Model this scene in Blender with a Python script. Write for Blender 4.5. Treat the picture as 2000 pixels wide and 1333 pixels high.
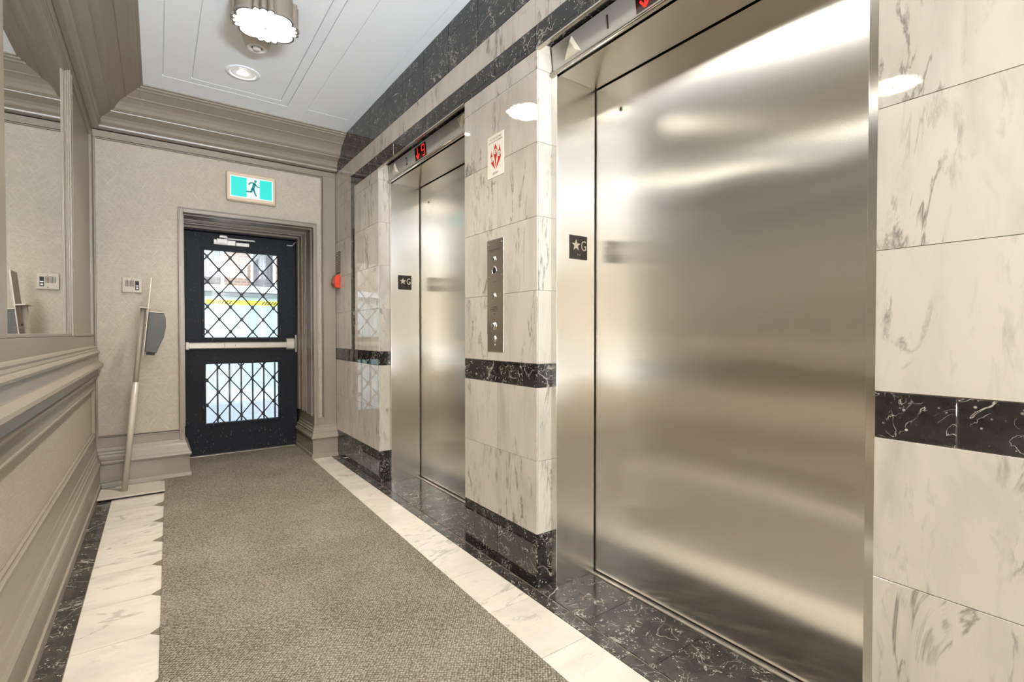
import bpy, math, random
from mathutils import Vector, Matrix
random.seed(7)
for o in list(bpy.data.objects): bpy.data.objects.remove(o)
scene = bpy.context.scene
COL = scene.collection
PI = math.pi

# ------------------------------------------------------------------ camera, sky, exposure
cam_d = bpy.data.cameras.new('camera'); cam = bpy.data.objects.new('camera', cam_d); COL.objects.link(cam)
cam_d.sensor_width = 36.0; cam_d.lens = 965.0 / 2000.0 * 36.0; cam_d.clip_start = 0.02
cam.location = (0, 0, 1.06)
cam.rotation_euler = (math.radians(90 - 0.838), 0, math.radians(-35.64))
scene.camera = cam

world = bpy.data.worlds.new('overcast_sky'); scene.world = world; world.use_nodes = True
wb = world.node_tree.nodes['Background']
wb.inputs[0].default_value = (0.80, 0.90, 1.0, 1); wb.inputs[1].default_value = 3.3

vs = scene.view_settings
vs.view_transform = 'Standard'; vs.look = 'None'; vs.gamma = 1.0; vs.use_curve_mapping = False
vs.exposure = 0.5
# added soft fill light behind the camera, facing up to brighten the ceiling
al = bpy.data.lights.new('added_ceiling_fill', 'AREA'); al.shape = 'RECTANGLE'; al.size = 1.4; al.size_y = 1.4; al.energy = 2700; al.color = (0.80, 0.90, 1.0)
alo = bpy.data.objects.new('added_ceiling_fill', al); COL.objects.link(alo); alo.location = (0.45, -5.4, 0.25); alo.rotation_euler = (math.radians(90+93), 0, 0)
LAMP = 22.0            # strength of the ceiling lamps' diffusers
BEAM = 120.0           # watts of each downlight's beam
SPOT = 150.0            # strength of the recessed downlights' bulbs

# ------------------------------------------------------------------ helpers
WL = {}                 # world location of every object
def wl(o): return WL[o.name] if o is not None else Vector((0, 0, 0))
def place(o, loc, parent=None):
    loc = Vector(loc); COL.objects.link(o); o.parent = parent
    o.location = loc - wl(parent); WL[o.name] = loc
    return o
def tag(o, label=None, cat=None, group=None, kind=None):
    if label: o['label'] = label
    if cat: o['category'] = cat
    if group: o['group'] = group
    if kind: o['kind'] = kind
    return o
def empty(name, loc, label=None, cat=None, group=None, kind=None, parent=None):
    o = bpy.data.objects.new(name, None); o.empty_display_size = 0.1
    place(o, loc, parent); return tag(o, label, cat, group, kind)

class MB:
    def __init__(s): s.v = []; s.f = []; s.sm = []
    def quad(s, *p, smooth=False):
        n = len(s.v); s.v += [tuple(q) for q in p]; s.f.append(tuple(range(n, n + len(p)))); s.sm.append(smooth); return s
    def box(s, x0, x1, y0, y1, z0, z1):
        n = len(s.v)
        s.v += [(x0,y0,z0),(x1,y0,z0),(x1,y1,z0),(x0,y1,z0),(x0,y0,z1),(x1,y0,z1),(x1,y1,z1),(x0,y1,z1)]
        for f in ((0,3,2,1),(4,5,6,7),(0,1,5,4),(1,2,6,5),(2,3,7,6),(3,0,4,7)):
            s.f.append(tuple(n + i for i in f)); s.sm.append(False)
        return s
    def prism(s, pts, fn, a, b, smooth=False, caps=True):
        """closed 2-D outline pts extruded from a to b; fn(u, v, t) -> xyz"""
        n = len(s.v); k = len(pts)
        for t in (a, b): s.v += [tuple(fn(u, v, t)) for u, v in pts]
        for i in range(k):
            j = (i + 1) % k; s.f.append((n+i, n+j, n+k+j, n+k+i)); s.sm.append(smooth)
        if caps:
            s.f.append(tuple(n + i for i in reversed(range(k)))); s.f.append(tuple(n + k + i for i in range(k))); s.sm += [False, False]
        return s
    def strip(s, rows, smooth=False):
        """grid of points: rows of equal length joined by quads"""
        n = len(s.v); k = len(rows[0])
        for r in rows: s.v += [tuple(p) for p in r]
        for i in range(len(rows) - 1):
            for j in range(k - 1):
                s.f.append((n+i*k+j, n+i*k+j+1, n+(i+1)*k+j+1, n+(i+1)*k+j)); s.sm.append(smooth)
        return s
    def tube(s, a, b, r, seg=12, r2=None, smooth=True):
        a = Vector(a); b = Vector(b); d = (b - a).normalized()
        u = d.orthogonal().normalized(); w = d.cross(u); r2 = r if r2 is None else r2
        n = len(s.v)
        for c, rr in ((a, r), (b, r2)):
            for i in range(seg):
                t = 2*PI*i/seg; s.v.append(tuple(c + (u*math.cos(t) + w*math.sin(t))*rr))
        for i in range(seg):
            j = (i+1) % seg; s.f.append((n+i, n+j, n+seg+j, n+seg+i)); s.sm.append(smooth)
        s.f.append(tuple(n+i for i in reversed(range(seg)))); s.f.append(tuple(n+seg+i for i in range(seg))); s.sm += [False, False]
        return s
    def lathe(s, prof, c, axis='z', seg=32, smooth=True):
        n = len(s.v); c = Vector(c)
        for r, h in prof:
            for i in range(seg):
                t = 2*PI*i/seg; x, y = r*math.cos(t), r*math.sin(t)
                p = {'z': (x, y, h), 'x': (h, x, y), 'y': (x, h, y)}[axis]
                s.v.append(tuple(c + Vector(p)))
        for k in range(len(prof)-1):
            for i in range(seg):
                j = (i+1) % seg; s.f.append((n+k*seg+i, n+k*seg+j, n+(k+1)*seg+j, n+(k+1)*seg+i)); s.sm.append(smooth)
        return s
    def mesh(s, name, mat, origin):
        me = bpy.data.meshes.new(name); o = Vector(origin)
        me.from_pydata([tuple(Vector(p) - o) for p in s.v], [], s.f); me.update()
        me.polygons.foreach_set('use_smooth', s.sm)
        if mat: me.materials.append(mat)
        return me
    def origin(s):
        xs, ys, zs = zip(*s.v)
        return Vector(((min(xs)+max(xs))/2, (min(ys)+max(ys))/2, min(zs)))
    def build(s, name, mat, parent=None, bevel=0.0, seg=2, fix=True):
        o0 = s.origin(); me = s.mesh(name, mat, o0)
        if fix:
            import bmesh
            bm = bmesh.new(); bm.from_mesh(me); bmesh.ops.recalc_face_normals(bm, faces=bm.faces); bm.to_mesh(me); bm.free()
        ob = bpy.data.objects.new(name, me); place(ob, o0, parent)
        if bevel:
            m = ob.modifiers.new('bevel', 'BEVEL'); m.width = bevel; m.segments = seg; m.limit_method = 'ANGLE'; m.angle_limit = math.radians(40)
        return ob
def box(name, mat, parent, x0, x1, y0, y1, z0, z1, bevel=0.0):
    return MB().box(x0, x1, y0, y1, z0, z1).build(name, mat, parent, bevel)

def text_mesh(txt, size, extrude, to_world, name, mat, parent, align='CENTER'):
    cu = bpy.data.curves.new('txt', 'FONT'); cu.body = txt; cu.size = size; cu.extrude = extrude; cu.align_x = align; cu.align_y = 'CENTER'
    cu.resolution_u = 3
    ob = bpy.data.objects.new('txt', cu); COL.objects.link(ob); bpy.context.view_layer.update()
    me = bpy.data.meshes.new_from_object(ob)
    bpy.data.objects.remove(ob)
    vv = [Vector(to_world(*v.co)) for v in me.vertices]
    lo = Vector((min(v.x for v in vv), min(v.y for v in vv), min(v.z for v in vv)))
    for v, w in zip(me.vertices, vv): v.co = w - lo
    me.materials.clear(); me.materials.append(mat); me.name = name; me.update()
    o = bpy.data.objects.new(name, me); place(o, lo, parent); return o

# ------------------------------------------------------------------ materials
def srgb(r, g, b):
    f = lambda c: c/12.92 if c <= 0.04045 else ((c+0.055)/1.055)**2.4
    return (f(r/255), f(g/255), f(b/255), 1)
class NT:
    def __init__(s, name):
        s.m = bpy.data.materials.new(name); s.m.use_nodes = True; s.t = s.m.node_tree
        s.b = s.t.nodes['Principled BSDF']; s.out = s.t.nodes['Material Output']
    def n(s, typ, **kw):
        nd = s.t.nodes.new(typ)
        for k, v in kw.items():
            if k == 'inp':
                for i, val in v.items(): nd.inputs[i].default_value = val
            else: setattr(nd, k, v)
        return nd
    def l(s, a, b): s.t.links.new(a, b)
    def coords(s, scale=(1,1,1), rot=(0,0,0), rand=True):
        tc = s.n('ShaderNodeTexCoord'); mp = s.n('ShaderNodeMapping')
        mp.inputs['Scale'].default_value = scale; mp.inputs['Rotation'].default_value = rot
        if rand:
            oi = s.n('ShaderNodeObjectInfo'); mu = s.n('ShaderNodeMath', operation='MULTIPLY', inp={1: 57.0})
            s.l(oi.outputs['Random'], mu.inputs[0])
            ad = s.n('ShaderNodeVectorMath', operation='ADD'); s.l(tc.outputs['Object'], ad.inputs[0]); s.l(mu.outputs[0], ad.inputs[1])
            s.l(ad.outputs[0], mp.inputs['Vector'])
        else: s.l(tc.outputs['Object'], mp.inputs['Vector'])
        return mp.outputs[0]
    def noise(s, vec, scale, detail=3, rough=0.5, dist=0.0):
        nd = s.n('ShaderNodeTexNoise'); nd.inputs['Scale'].default_value = scale; nd.inputs['Detail'].default_value = detail
        nd.inputs['Roughness'].default_value = rough; nd.inputs['Distortion'].default_value = dist
        s.l(vec, nd.inputs['Vector']); return nd.outputs[0]
    def ramp(s, fac, stops, interp='LINEAR'):
        r = s.n('ShaderNodeValToRGB'); r.color_ramp.interpolation = interp
        e = r.color_ramp.elements
        while len(e) < len(stops): e.new(0.5)
        for i, (p, c) in enumerate(stops):
            e[i].position = p; e[i].color = c if len(c) == 4 else (*c, 1)
        s.l(fac, r.inputs[0]); return r.outputs[0]
    def math(s, op, a, b=None):
        m = s.n('ShaderNodeMath', operation=op)
        for i, x in enumerate((a, b)):
            if x is None: continue
            if isinstance(x, (int, float)): m.inputs[i].default_value = x
            else: s.l(x, m.inputs[i])
        return m.outputs[0]
    def mix(s, fac, a, b, mode='MIX'):
        m = s.n('ShaderNodeMix', data_type='RGBA', blend_type=mode)
        for sock, x in ((m.inputs[0], fac), (m.inputs[6], a), (m.inputs[7], b)):
            if isinstance(x, (int, float)): sock.default_value = x
            elif isinstance(x, tuple): sock.default_value = x
            else: s.l(x, sock)
        return m.outputs[2]
    def bump(s, h, strength, dist=0.01):
        b = s.n('ShaderNodeBump'); b.inputs['Strength'].default_value = strength; b.inputs['Distance'].default_value = dist
        s.l(h, b.inputs['Height']); s.l(b.outputs[0], s.b.inputs['Normal']); return b.outputs[0]
    def set(s, **kw):
        for k, v in kw.items(): s.b.inputs[k.replace('_', ' ')].default_value = v
        return s
W4 = lambda v: (v, v, v, 1)
def plain(name, col, rough=0.5, metal=0.0, var=0.06, nscale=6.0, bump=0.0, spec=0.5, emit=0.0):
    t = NT(name); v = t.coords()
    n = t.noise(v, nscale, 4)
    lo = tuple(c*(1-var) for c in col[:3]) + (1,); hi = tuple(min(1, c*(1+var)) for c in col[:3]) + (1,)
    c = t.ramp(n, [(0.3, lo), (0.7, hi)]); t.l(c, t.b.inputs['Base Color'])
    t.set(Roughness=rough, Metallic=metal, Specular_IOR_Level=spec)
    if bump: t.bump(t.noise(v, 180, 3), bump, 0.002)
    if emit:
        t.l(c, t.b.inputs['Emission Color']); t.set(Emission_Strength=emit)
    return t.m

def make_white_marble(name, base, vein, stretch, rough):
    t = NT(name); v = t.coords(stretch)
    cloud = t.noise(v, 5.0, 5, 0.6, 0.6)
    c = t.ramp(cloud, [(0.25, tuple(x*0.90 for x in base[:3])), (0.5, base), (0.8, tuple(min(1, x*1.05) for x in base[:3]))])
    n1 = t.noise(v, 3.2, 6, 0.60, 1.0)
    d1 = t.math('ABSOLUTE', t.math('SUBTRACT', n1, 0.5))
    mask = t.ramp(t.noise(v, 2.2, 2), [(0.44, W4(0)), (0.60, W4(1))])
    dash = t.ramp(t.noise(v, 15.0, 3), [(0.40, W4(0)), (0.54, W4(1))])
    thin = t.math('MULTIPLY', t.math('MULTIPLY', t.ramp(d1, [(0.0, W4(0.9)), (0.030, W4(0))]), mask), dash)
    n2 = t.noise(v, 13.0, 4, 0.65, 0.4)
    blot = t.math('MULTIPLY', t.ramp(n2, [(0.56, W4(0)), (0.76, W4(0.6))]), t.ramp(t.noise(v, 3.0, 2), [(0.40, W4(0)), (0.60, W4(1))]))
    haze = t.ramp(t.noise(v, 3.6, 4, 0.6, 0.5), [(0.48, W4(0)), (0.76, W4(0.36))])
    f = t.math('MULTIPLY', t.math('MAXIMUM', t.math('MAXIMUM', thin, blot), haze), 0.85)
    t.l(t.mix(f, c, vein), t.b.inputs['Base Color'])
    t.set(Roughness=rough, Specular_IOR_Level=0.5)
    return t.m
MARBLE = make_white_marble('polished_white_marble', srgb(192, 183, 170), srgb(88, 83, 76), (2.0, 2.0, 0.6), 0.03)
MARBLE_FLOOR = make_white_marble('floor_white_marble', srgb(200, 189, 174), srgb(132, 124, 112), (0.7, 1.5, 1.0), 0.12)

def make_dark_marble(name, base, rough):
    t = NT(name); v = t.coords()
    c = t.ramp(t.noise(v, 14, 6, 0.65), [(0.3, tuple(x*0.45 for x in base[:3])), (0.55, base), (0.8, tuple(x*1.7 for x in base[:3]))])
    d = t.math('ABSOLUTE', t.math('SUBTRACT', t.noise(v, 13, 3, 0.5, 2.2), 0.5))
    m = t.ramp(t.noise(v, 16, 2), [(0.48, W4(0)), (0.56, W4(1))])
    squig = t.math('MULTIPLY', t.ramp(d, [(0.0, W4(1)), (0.013, W4(0))]), m)
    d2 = t.math('ABSOLUTE', t.math('SUBTRACT', t.noise(v, 3.0, 4, 0.5, 1.0), 0.5))
    line = t.math('MULTIPLY', t.ramp(d2, [(0.0, W4(1)), (0.006, W4(0))]), t.ramp(t.noise(v, 4, 1), [(0.5, W4(0)), (0.6, W4(0.8))]))
    sp = t.n('ShaderNodeTexVoronoi'); sp.inputs['Scale'].default_value = 75; t.l(v, sp.inputs['Vector'])
    speck = t.math('MULTIPLY', t.ramp(sp.outputs['Distance'], [(0.14, W4(0.9)), (0.24, W4(0))]), t.ramp(t.noise(v, 22, 2), [(0.52, W4(0)), (0.60, W4(1))]))
    f = t.math('MAXIMUM', t.math('MAXIMUM', squig, line), speck)
    t.l(t.mix(t.math('MULTIPLY', f, 0.75), c, srgb(214, 204, 188)), t.b.inputs['Base Color'])
    t.set(Roughness=rough, Specular_IOR_Level=0.55)
    return t.m
DARK = make_dark_marble('polished_dark_marble', (0.020, 0.018, 0.016), 0.03)
DARK_FLOOR = make_dark_marble('floor_dark_marble', (0.045, 0.039, 0.032), 0.14)

def make_steel(name, base, rough, aniso, warp=0.0, streak=0.02):
    t = NT(name); g = t.n('ShaderNodeNewGeometry')
    cr = t.n('ShaderNodeVectorMath', operation='CROSS_PRODUCT'); t.l(g.outputs['True Normal'], cr.inputs[0]); cr.inputs[1].default_value = (0.02, 0.0, 1.0)
    nm = t.n('ShaderNodeVectorMath', operation='NORMALIZE'); t.l(cr.outputs[0], nm.inputs[0])
    t.l(nm.outputs[0], t.b.inputs['Tangent'])
    t.set(Metallic=1.0, Anisotropic=aniso)
    v = t.coords((260, 260, 3.0)); s = t.noise(v, 1.0, 2)
    c = t.ramp(s, [(0.2, tuple(x*0.97 for x in base[:3])), (0.8, tuple(min(1, x*1.02) for x in base[:3]))])
    t.l(c, t.b.inputs['Base Color'])
    t.l(t.ramp(s, [(0.0, W4(rough*0.96)), (1.0, W4(rough*1.05))]), t.b.inputs['Roughness'])
    if warp:
        v2 = t.coords((1.0, 1.0, 1.6)); t.bump(t.noise(v2, 1.7, 1), 1.0, warp)
    return t.m
STEEL = make_steel('brushed_stainless', srgb(230, 226, 219), 0.22, 1.0, 0.004)
STEEL_S = make_steel('satin_stainless', srgb(196, 188, 174), 0.22, 0.6)
PANEL_S = plain('indicator_satin_steel', srgb(196, 194, 188), 0.5, 0.35, 0.03)
PLATE_S = make_steel('call_plate_steel', srgb(226, 220, 212), 0.16, 0.5)
CHROME = plain('polished_metal', srgb(205, 200, 190), 0.15, 1.0, 0.02)
PAINT = plain('taupe_gloss_paint', srgb(136, 124, 109), 0.33, 0.0, 0.025, 3.0)
CEIL = plain('white_ceiling_paint', srgb(246, 248, 251), 0.55, 0.0, 0.01, 2.0)
WGROUT = plain('light_wall_grout', srgb(196, 184, 166), 0.8)
GROUT = plain('beige_grout', srgb(122, 110, 92), 0.8)
TRI = plain('taupe_floor_insert', srgb(112, 100, 82), 0.3)
BLACK = plain('black_plastic', (0.008, 0.008, 0.009, 1), 0.6)
VOID = plain('dark_gap', (0.004, 0.004, 0.004, 1), 0.9)
PLASTIC = plain('grey_beige_plastic', srgb(172, 160, 142), 0.4)
WHITEP = plain('white_plastic', srgb(226, 222, 214), 0.35)
CREAM = plain('cream_lantern_lens', srgb(216, 206, 186), 0.22, 0, 0.03)
BRONZE = plain('dark_bronze_plaque', srgb(44, 34, 26), 0.4, 0.0)
RED = plain('red_enamel', srgb(206, 52, 14), 0.28)
DISP = plain('dispenser_grey', srgb(74, 72, 66), 0.55)
SIGNW = plain('sign_white', srgb(226, 216, 200), 0.35, 0, 0.01)
SIGNR = plain('sign_red', srgb(186, 38, 12), 0.55, 0, 0.02, spec=0.2)
INK = plain('black_print', srgb(52, 44, 36), 0.6)
SHADE = plain('taupe_lamp_shade', srgb(122, 110, 96), 0.6, 0, 0.04, 20)
RIM = plain('grey_lamp_rim', srgb(120, 114, 104), 0.45)
BARPAINT = plain('panic_bar_paint', srgb(190, 182, 166), 0.36, 0.2)
CLOSER = plain('closer_metal', srgb(176, 172, 164), 0.4, 0.5)
LATTICE = plain('black_iron', (0.018, 0.017, 0.018, 1), 0.5)
ALU = plain('threshold_metal', srgb(214, 204, 190), 0.3, 0.8)

def make_emit(name, col, strength):
    t = NT(name); t.l(t.n('ShaderNodeRGB').outputs[0], t.b.inputs['Emission Color'])
    t.t.nodes['RGB' if 'RGB' in t.t.nodes else 'Color'].outputs[0].default_value = col
    t.set(Base_Color=tuple(x*0.2 for x in col[:3])+(1,), Emission_Strength=strength, Roughness=0.5); return t.m
DIFFUSER = make_emit('lamp_diffuser_glow', (1.0, 0.92, 0.80, 1), LAMP)
BULB = make_emit('downlight_bulb_glow', (1.0, 0.90, 0.74, 1), SPOT)
EX_TEAL = make_emit('exit_teal_glow', (0.0, 0.60, 0.53, 1), 0.78)
EX_WHITE = make_emit('exit_white_glow', (0.80, 0.98, 0.95, 1), 0.6)
EX_MAN = make_emit('exit_runner_glow', (0.0, 0.26, 0.26, 1), 0.5)
LED = make_emit('red_led_glow', (1.0, 0.03, 0.02, 1), 0.9)
LEDBG = plain('display_window', (0.05, 0.006, 0.005, 1), 0.2)

def make_wallpaper():
    t = NT('crosshatch_wallpaper')
    hs = []
    for a in (0.85, -0.75, 0.08):
        v = t.coords((1, 1, 1), (0, 0, 0), False)
        mp = t.n('ShaderNodeMapping'); mp.inputs['Rotation'].default_value = (a, a, 0); t.l(v, mp.inputs['Vector'])
        m2 = t.n('ShaderNodeMapping'); m2.inputs['Scale'].default_value = (14, 14, 330); t.l(mp.outputs[0], m2.inputs['Vector'])
        hs.append(t.ramp(t.noise(m2.outputs[0], 1.0, 2), [(0.45, W4(0)), (0.75, W4(1))]))
    h = t.math('MAXIMUM', t.math('MAXIMUM', hs[0], hs[1]), hs[2])
    t.l(t.ramp(h, [(0, srgb(160, 147, 130)), (1, srgb(183, 170, 153))]), t.b.inputs['Base Color'])
    t.set(Roughness=0.45); t.bump(h, 0.35, 0.002); return t.m
PAPER = make_wallpaper()

def make_carpet():
    t = NT('woven_carpet')
    v = t.coords((1, 1, 0), (0, 0, math.radians(38)), False)
    vo = t.n('ShaderNodeTexVoronoi'); vo.inputs['Scale'].default_value = 118; vo.inputs['Randomness'].default_value = 0.42; t.l(v, vo.inputs['Vector'])
    d = vo.outputs['Distance']
    big = t.noise(v, 3.0, 3)
    c = t.ramp(d, [(0.10, srgb(190, 177, 159)), (0.36, srgb(146, 134, 118)), (0.62, srgb(56, 49, 41))])
    sep = t.n('ShaderNodeSeparateColor'); t.l(vo.outputs['Color'], sep.inputs[0])
    c = t.mix(t.math('MULTIPLY', sep.outputs[0], 0.30), c, srgb(104, 94, 80))
    c = t.mix(0.35, c, t.ramp(big, [(0.3, srgb(106, 97, 86)), (0.7, srgb(148, 138, 124))]))
    t.l(c, t.b.inputs['Base Color']); t.set(Roughness=0.95, Specular_IOR_Level=0.1)
    t.bump(t.math('SUBTRACT', 1.0, d), 0.9, 0.006); return t.m
CARPET = make_carpet()

def make_doorpaint():
    t = NT('scuffed_black_door_paint'); v = t.coords((1, 1, 1), (0, 0, 0), False)
    sp = t.n('ShaderNodeTexVoronoi'); sp.inputs['Scale'].default_value = 38; t.l(v, sp.inputs['Vector'])
    mp = t.n('ShaderNodeMapping'); mp.inputs['Rotation'].default_value = (0, 0.7, 0); mp.inputs['Scale'].default_value = (46, 46, 12); t.l(v, mp.inputs['Vector'])
    sc = t.ramp(t.noise(mp.outputs[0], 2.2, 3), [(0.67, W4(0)), (0.72, W4(0.5))])
    f = t.math('MAXIMUM', t.math('MULTIPLY', t.ramp(sp.outputs['Distance'], [(0.06, W4(0.9)), (0.13, W4(0))]), t.ramp(t.noise(v, 7, 2), [(0.45, W4(0)), (0.55, W4(1))])), sc)
    # scuffs gather where feet and carts reach: the lowest part of the leaf
    sx = t.n('ShaderNodeSeparateXYZ'); t.l(v, sx.inputs[0])
    low = t.ramp(sx.outputs[2], [(0.0, W4(1)), (0.25, W4(0.9)), (0.4, W4(0.25)), (1.0, W4(0.35))])
    t.l(t.mix(t.math('MULTIPLY', f, low), (0.010, 0.011, 0.014, 1), srgb(150, 150, 148)), t.b.inputs['Base Color'])
    t.set(Roughness=0.5, Specular_IOR_Level=0.18); t.bump(t.noise(v, 140, 3), 0.15, 0.003); return t.m
DOORP = make_doorpaint()

def make_glass(name, tint=(0.93, 0.97, 0.96, 1)):
    t = NT(name); t.t.nodes.remove(t.b)
    tr = t.n('ShaderNodeBsdfTransparent'); tr.inputs[0].default_value = tint
    gl = t.n('ShaderNodeBsdfGlossy'); gl.inputs['Roughness'].default_value = 0.02
    fr = t.n('ShaderNodeFresnel'); fr.inputs[0].default_value = 1.5
    mx = t.n('ShaderNodeMixShader'); t.l(fr.outputs[0], mx.inputs[0]); t.l(tr.outputs[0], mx.inputs[1]); t.l(gl.outputs[0], mx.inputs[2])
    t.l(mx.outputs[0], t.out.inputs['Surface']); return t.m
GLASS = make_glass('clear_glass')
MIRROR = plain('silvered_mirror', (0.86, 0.87, 0.85, 1), 0.012, 1.0, 0.0)
MIRROR_B = plain('mirror_bevel', (0.80, 0.81, 0.79, 1), 0.05, 1.0, 0.0)
CONC = plain('pale_concrete', srgb(184, 185, 186), 0.8, 0, 0.05, 3)
ROAD = plain('light_road', srgb(150, 154, 162), 0.85, 0, 0.05, 3)
PALEW = plain('pale_green_render', srgb(176, 186, 184), 0.8, 0, 0.03, 3)
FRAMEW = plain('white_window_frame', srgb(214, 214, 214), 0.5)
YEL = plain('yellow_banner', srgb(214, 192, 8), 0.5, 0, 0.02)
RAILM = plain('black_railing', (0.02, 0.022, 0.024, 1), 0.5)
PANE_OUT = plain('curtained_window_pane', srgb(98, 88, 92), 0.12, 0, 0.15, 2.0)
def make_brick():
    t = NT('brown_brick'); v = t.coords((1, 1, 1), (PI/2, 0, 0), False)
    b = t.n('ShaderNodeTexBrick'); b.inputs['Scale'].default_value = 4.6; t.l(v, b.inputs['Vector'])
    b.inputs['Color1'].default_value = srgb(150, 112, 92); b.inputs['Color2'].default_value = srgb(128, 94, 78); b.inputs['Mortar'].default_value = srgb(176, 160, 146)
    b.inputs['Mortar Size'].default_value = 0.015
    t.l(b.outputs['Color'], t.b.inputs['Base Color']); t.set(Roughness=0.85); return t.m
BRICK = make_brick()

# ------------------------------------------------------------------ key planes (metres)
WX = 1.27            # right marble wall face
LX = -0.35           # left wall stile face
EY = 4.41            # end wall trim face
DY = 5.00            # exit door face
CZ = 2.71            # ceiling
YB = -6.5            # wall behind the camera
OPEN = [(0.457, 1.56), (2.247, 3.35)]           # clear openings of the two elevators (y)
MO = [(0.414, 1.595), (2.183, 3.385)]           # marble openings (y)

# ================================================================== FLOOR
floor = MB().box(-0.45, 1.80, YB, 5.12, -0.06, -0.004).build('floor', GROUT); tag(floor, kind='structure')
_tc = {}
def tile(parent, mat, name, x0, x1, y0, y1, z0, z1, gap=0.0012, bev=0.0008, axes='xy'):
    g = [gap if a in axes else 0 for a in 'xyz']
    dx, dy, dz = x1-x0-2*g[0], y1-y0-2*g[1], z1-z0-2*g[2]
    if min(dx, dy, dz) <= 0: return None
    key = (round(dx, 4), round(dy, 4), round(dz, 4), mat.name)
    if key not in _tc:
        import bmesh
        me = MB().box(-dx/2, dx/2, -dy/2, dy/2, -dz/2, dz/2).mesh(name, mat, (0, 0, 0))
        if bev:
            bm = bmesh.new(); bm.from_mesh(me)
            bmesh.ops.bevel(bm, geom=list(bm.edges), offset=min(bev, min(dx, dy, dz)*0.3), segments=1, affect='EDGES'); bm.to_mesh(me); bm.free()
        _tc[key] = me
    o = bpy.data.objects.new(name, _tc[key])
    return place(o, ((x0+x1)/2, (y0+y1)/2, (z0+z1)/2), parent)
def cuts(lo, hi, ref, step):
    k = math.ceil((lo - ref)/step + 1e-6); r = [lo]
    while ref + k*step < hi - 1e-6:
        y = ref + k*step
        if y - r[-1] > 0.012: r.append(y)
        k += 1
    return r + [hi]
Y0F = -1.4
c = cuts(Y0F, 4.40, 2.301, 0.3235)
for a, b in zip(c, c[1:]): tile(floor, DARK_FLOOR, 'dark_floor_tile', -0.346, -0.247, a, b, -0.006, 0)
# white field tiles on the left: corners towards the carpet are cut and filled with taupe triangles
c = cuts(Y0F, 4.40, 2.151, 0.3215)
for i, (a, b) in enumerate(zip(c, c[1:])):
    if b - a > 0.2:
        x0, x1, ch = -0.2455, 0.06, 0.092; xs = x1 - ch; g = 0.0015
        pts = [(x0, a+g), (xs, a+g), (x1, a+ch), (x1, b-ch), (xs, b-g), (x0, b-g)]
    else:
        x0, x1, g = -0.2455, 0.06, 0.0015; pts = [(x0, a+g), (x1, a+g), (x1, b-g), (x0, b-g)]
    MB().prism(pts, lambda u, v, t: (u, v, t), -0.006, 0).build('white_floor_tile', MARBLE_FLOOR, floor)
    if 0 < i and b - a > 0.2 and c[i] - c[i-1] > 0.2:
        MB().prism([(xs+0.002, a), (x1, a-ch+0.002), (x1, a+ch-0.002)], lambda u, v, t: (u, v, t), -0.006, 0).build('triangle_floor_tile', TRI, floor)
c = cuts(Y0F, 4.40, 1.56, 0.3185)
for a, b in zip(c, c[1:]): tile(floor, MARBLE_FLOOR, 'white_floor_tile', 0.908, 1.2115, a, b, -0.006, 0)
c = cuts(Y0F, 4.40, 1.405, 0.3165)
for a, b in zip(c, c[1:]): tile(floor, DARK_FLOOR, 'dark_floor_tile', 1.2125, 1.2665, a, b, -0.006, 0)
for (m0, m1), ref in zip(MO, (1.31, 3.10)):
    c = cuts(m0, m1, ref, 0.305)
    for a, b in zip(c, c[1:]): tile(floor, DARK_FLOOR, 'dark_threshold_tile', 1.2705, 1.5485, a, b, -0.006, 0)

# ================================================================== CARPET
def cl(y): return -0.006 + (y-1.835)*0.0152
def cr_(y): return 1.003 + (y-1.399)*0.0148
pts = [(cl(-1.4), -1.4), (cr_(-1.4), -1.4), (cr_(4.365), 4.365), (1.052, 4.372), (1.052, 4.985), (0.200, 4.985), (0.200, 4.365), (cl(4.36), 4.36)]
carpet = MB().prism(pts, lambda u, v, t: (u, v, t), 0.0, 0.010).build('carpet_runner', CARPET)
tag(carpet, 'grey brown woven carpet runner laid along the marble floor to the exit door', 'carpet')

# ================================================================== CEILING
ceil = MB().box(-0.45, 1.80, YB, 5.12, CZ+0.010, CZ+0.09).build('ceiling', CEIL); tag(ceil, kind='structure')
def cpan(x0, x1, y0, y1, drop=0.0): return MB().box(x0, x1, y0, y1, CZ-drop, CZ+0.0105).build('ceiling_panel', CEIL, ceil, 0.0012)
G = 0.0022; yn, yf = -0.2, 3.816
cpan(0.193+G, 0.721-G, yn+0.07, yf-G)                                   # sunk middle panel with the lamps
for x0, x1, y0, y1 in ((0.040+G, 0.193-G, yn, 3.884-G), (0.721+G, 0.777-G, yn, 3.884-G), (0.193-G, 0.721+G, yf+G, 3.884-G), (0.193-G, 0.721+G, yn, yn+0.07-G)): cpan(x0, x1, y0, y1)
cpan(-0.40, 0.040-G, YB, 4.3); cpan(0.777+G, 0.907, YB, 4.3); cpan(1.212, 1.275, YB, 4.3); cpan(0.040-G, 0.777+G, 3.884+G, 4.3); cpan(0.040-G, 0.777+G, YB, yn-G)
cpan(0.907+0.0014, 1.212-0.0014, 0.4, 3.85); cpan(0.907, 1.212, 3.8525, 4.3); cpan(0.907, 1.212, YB, 0.3975)

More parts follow.
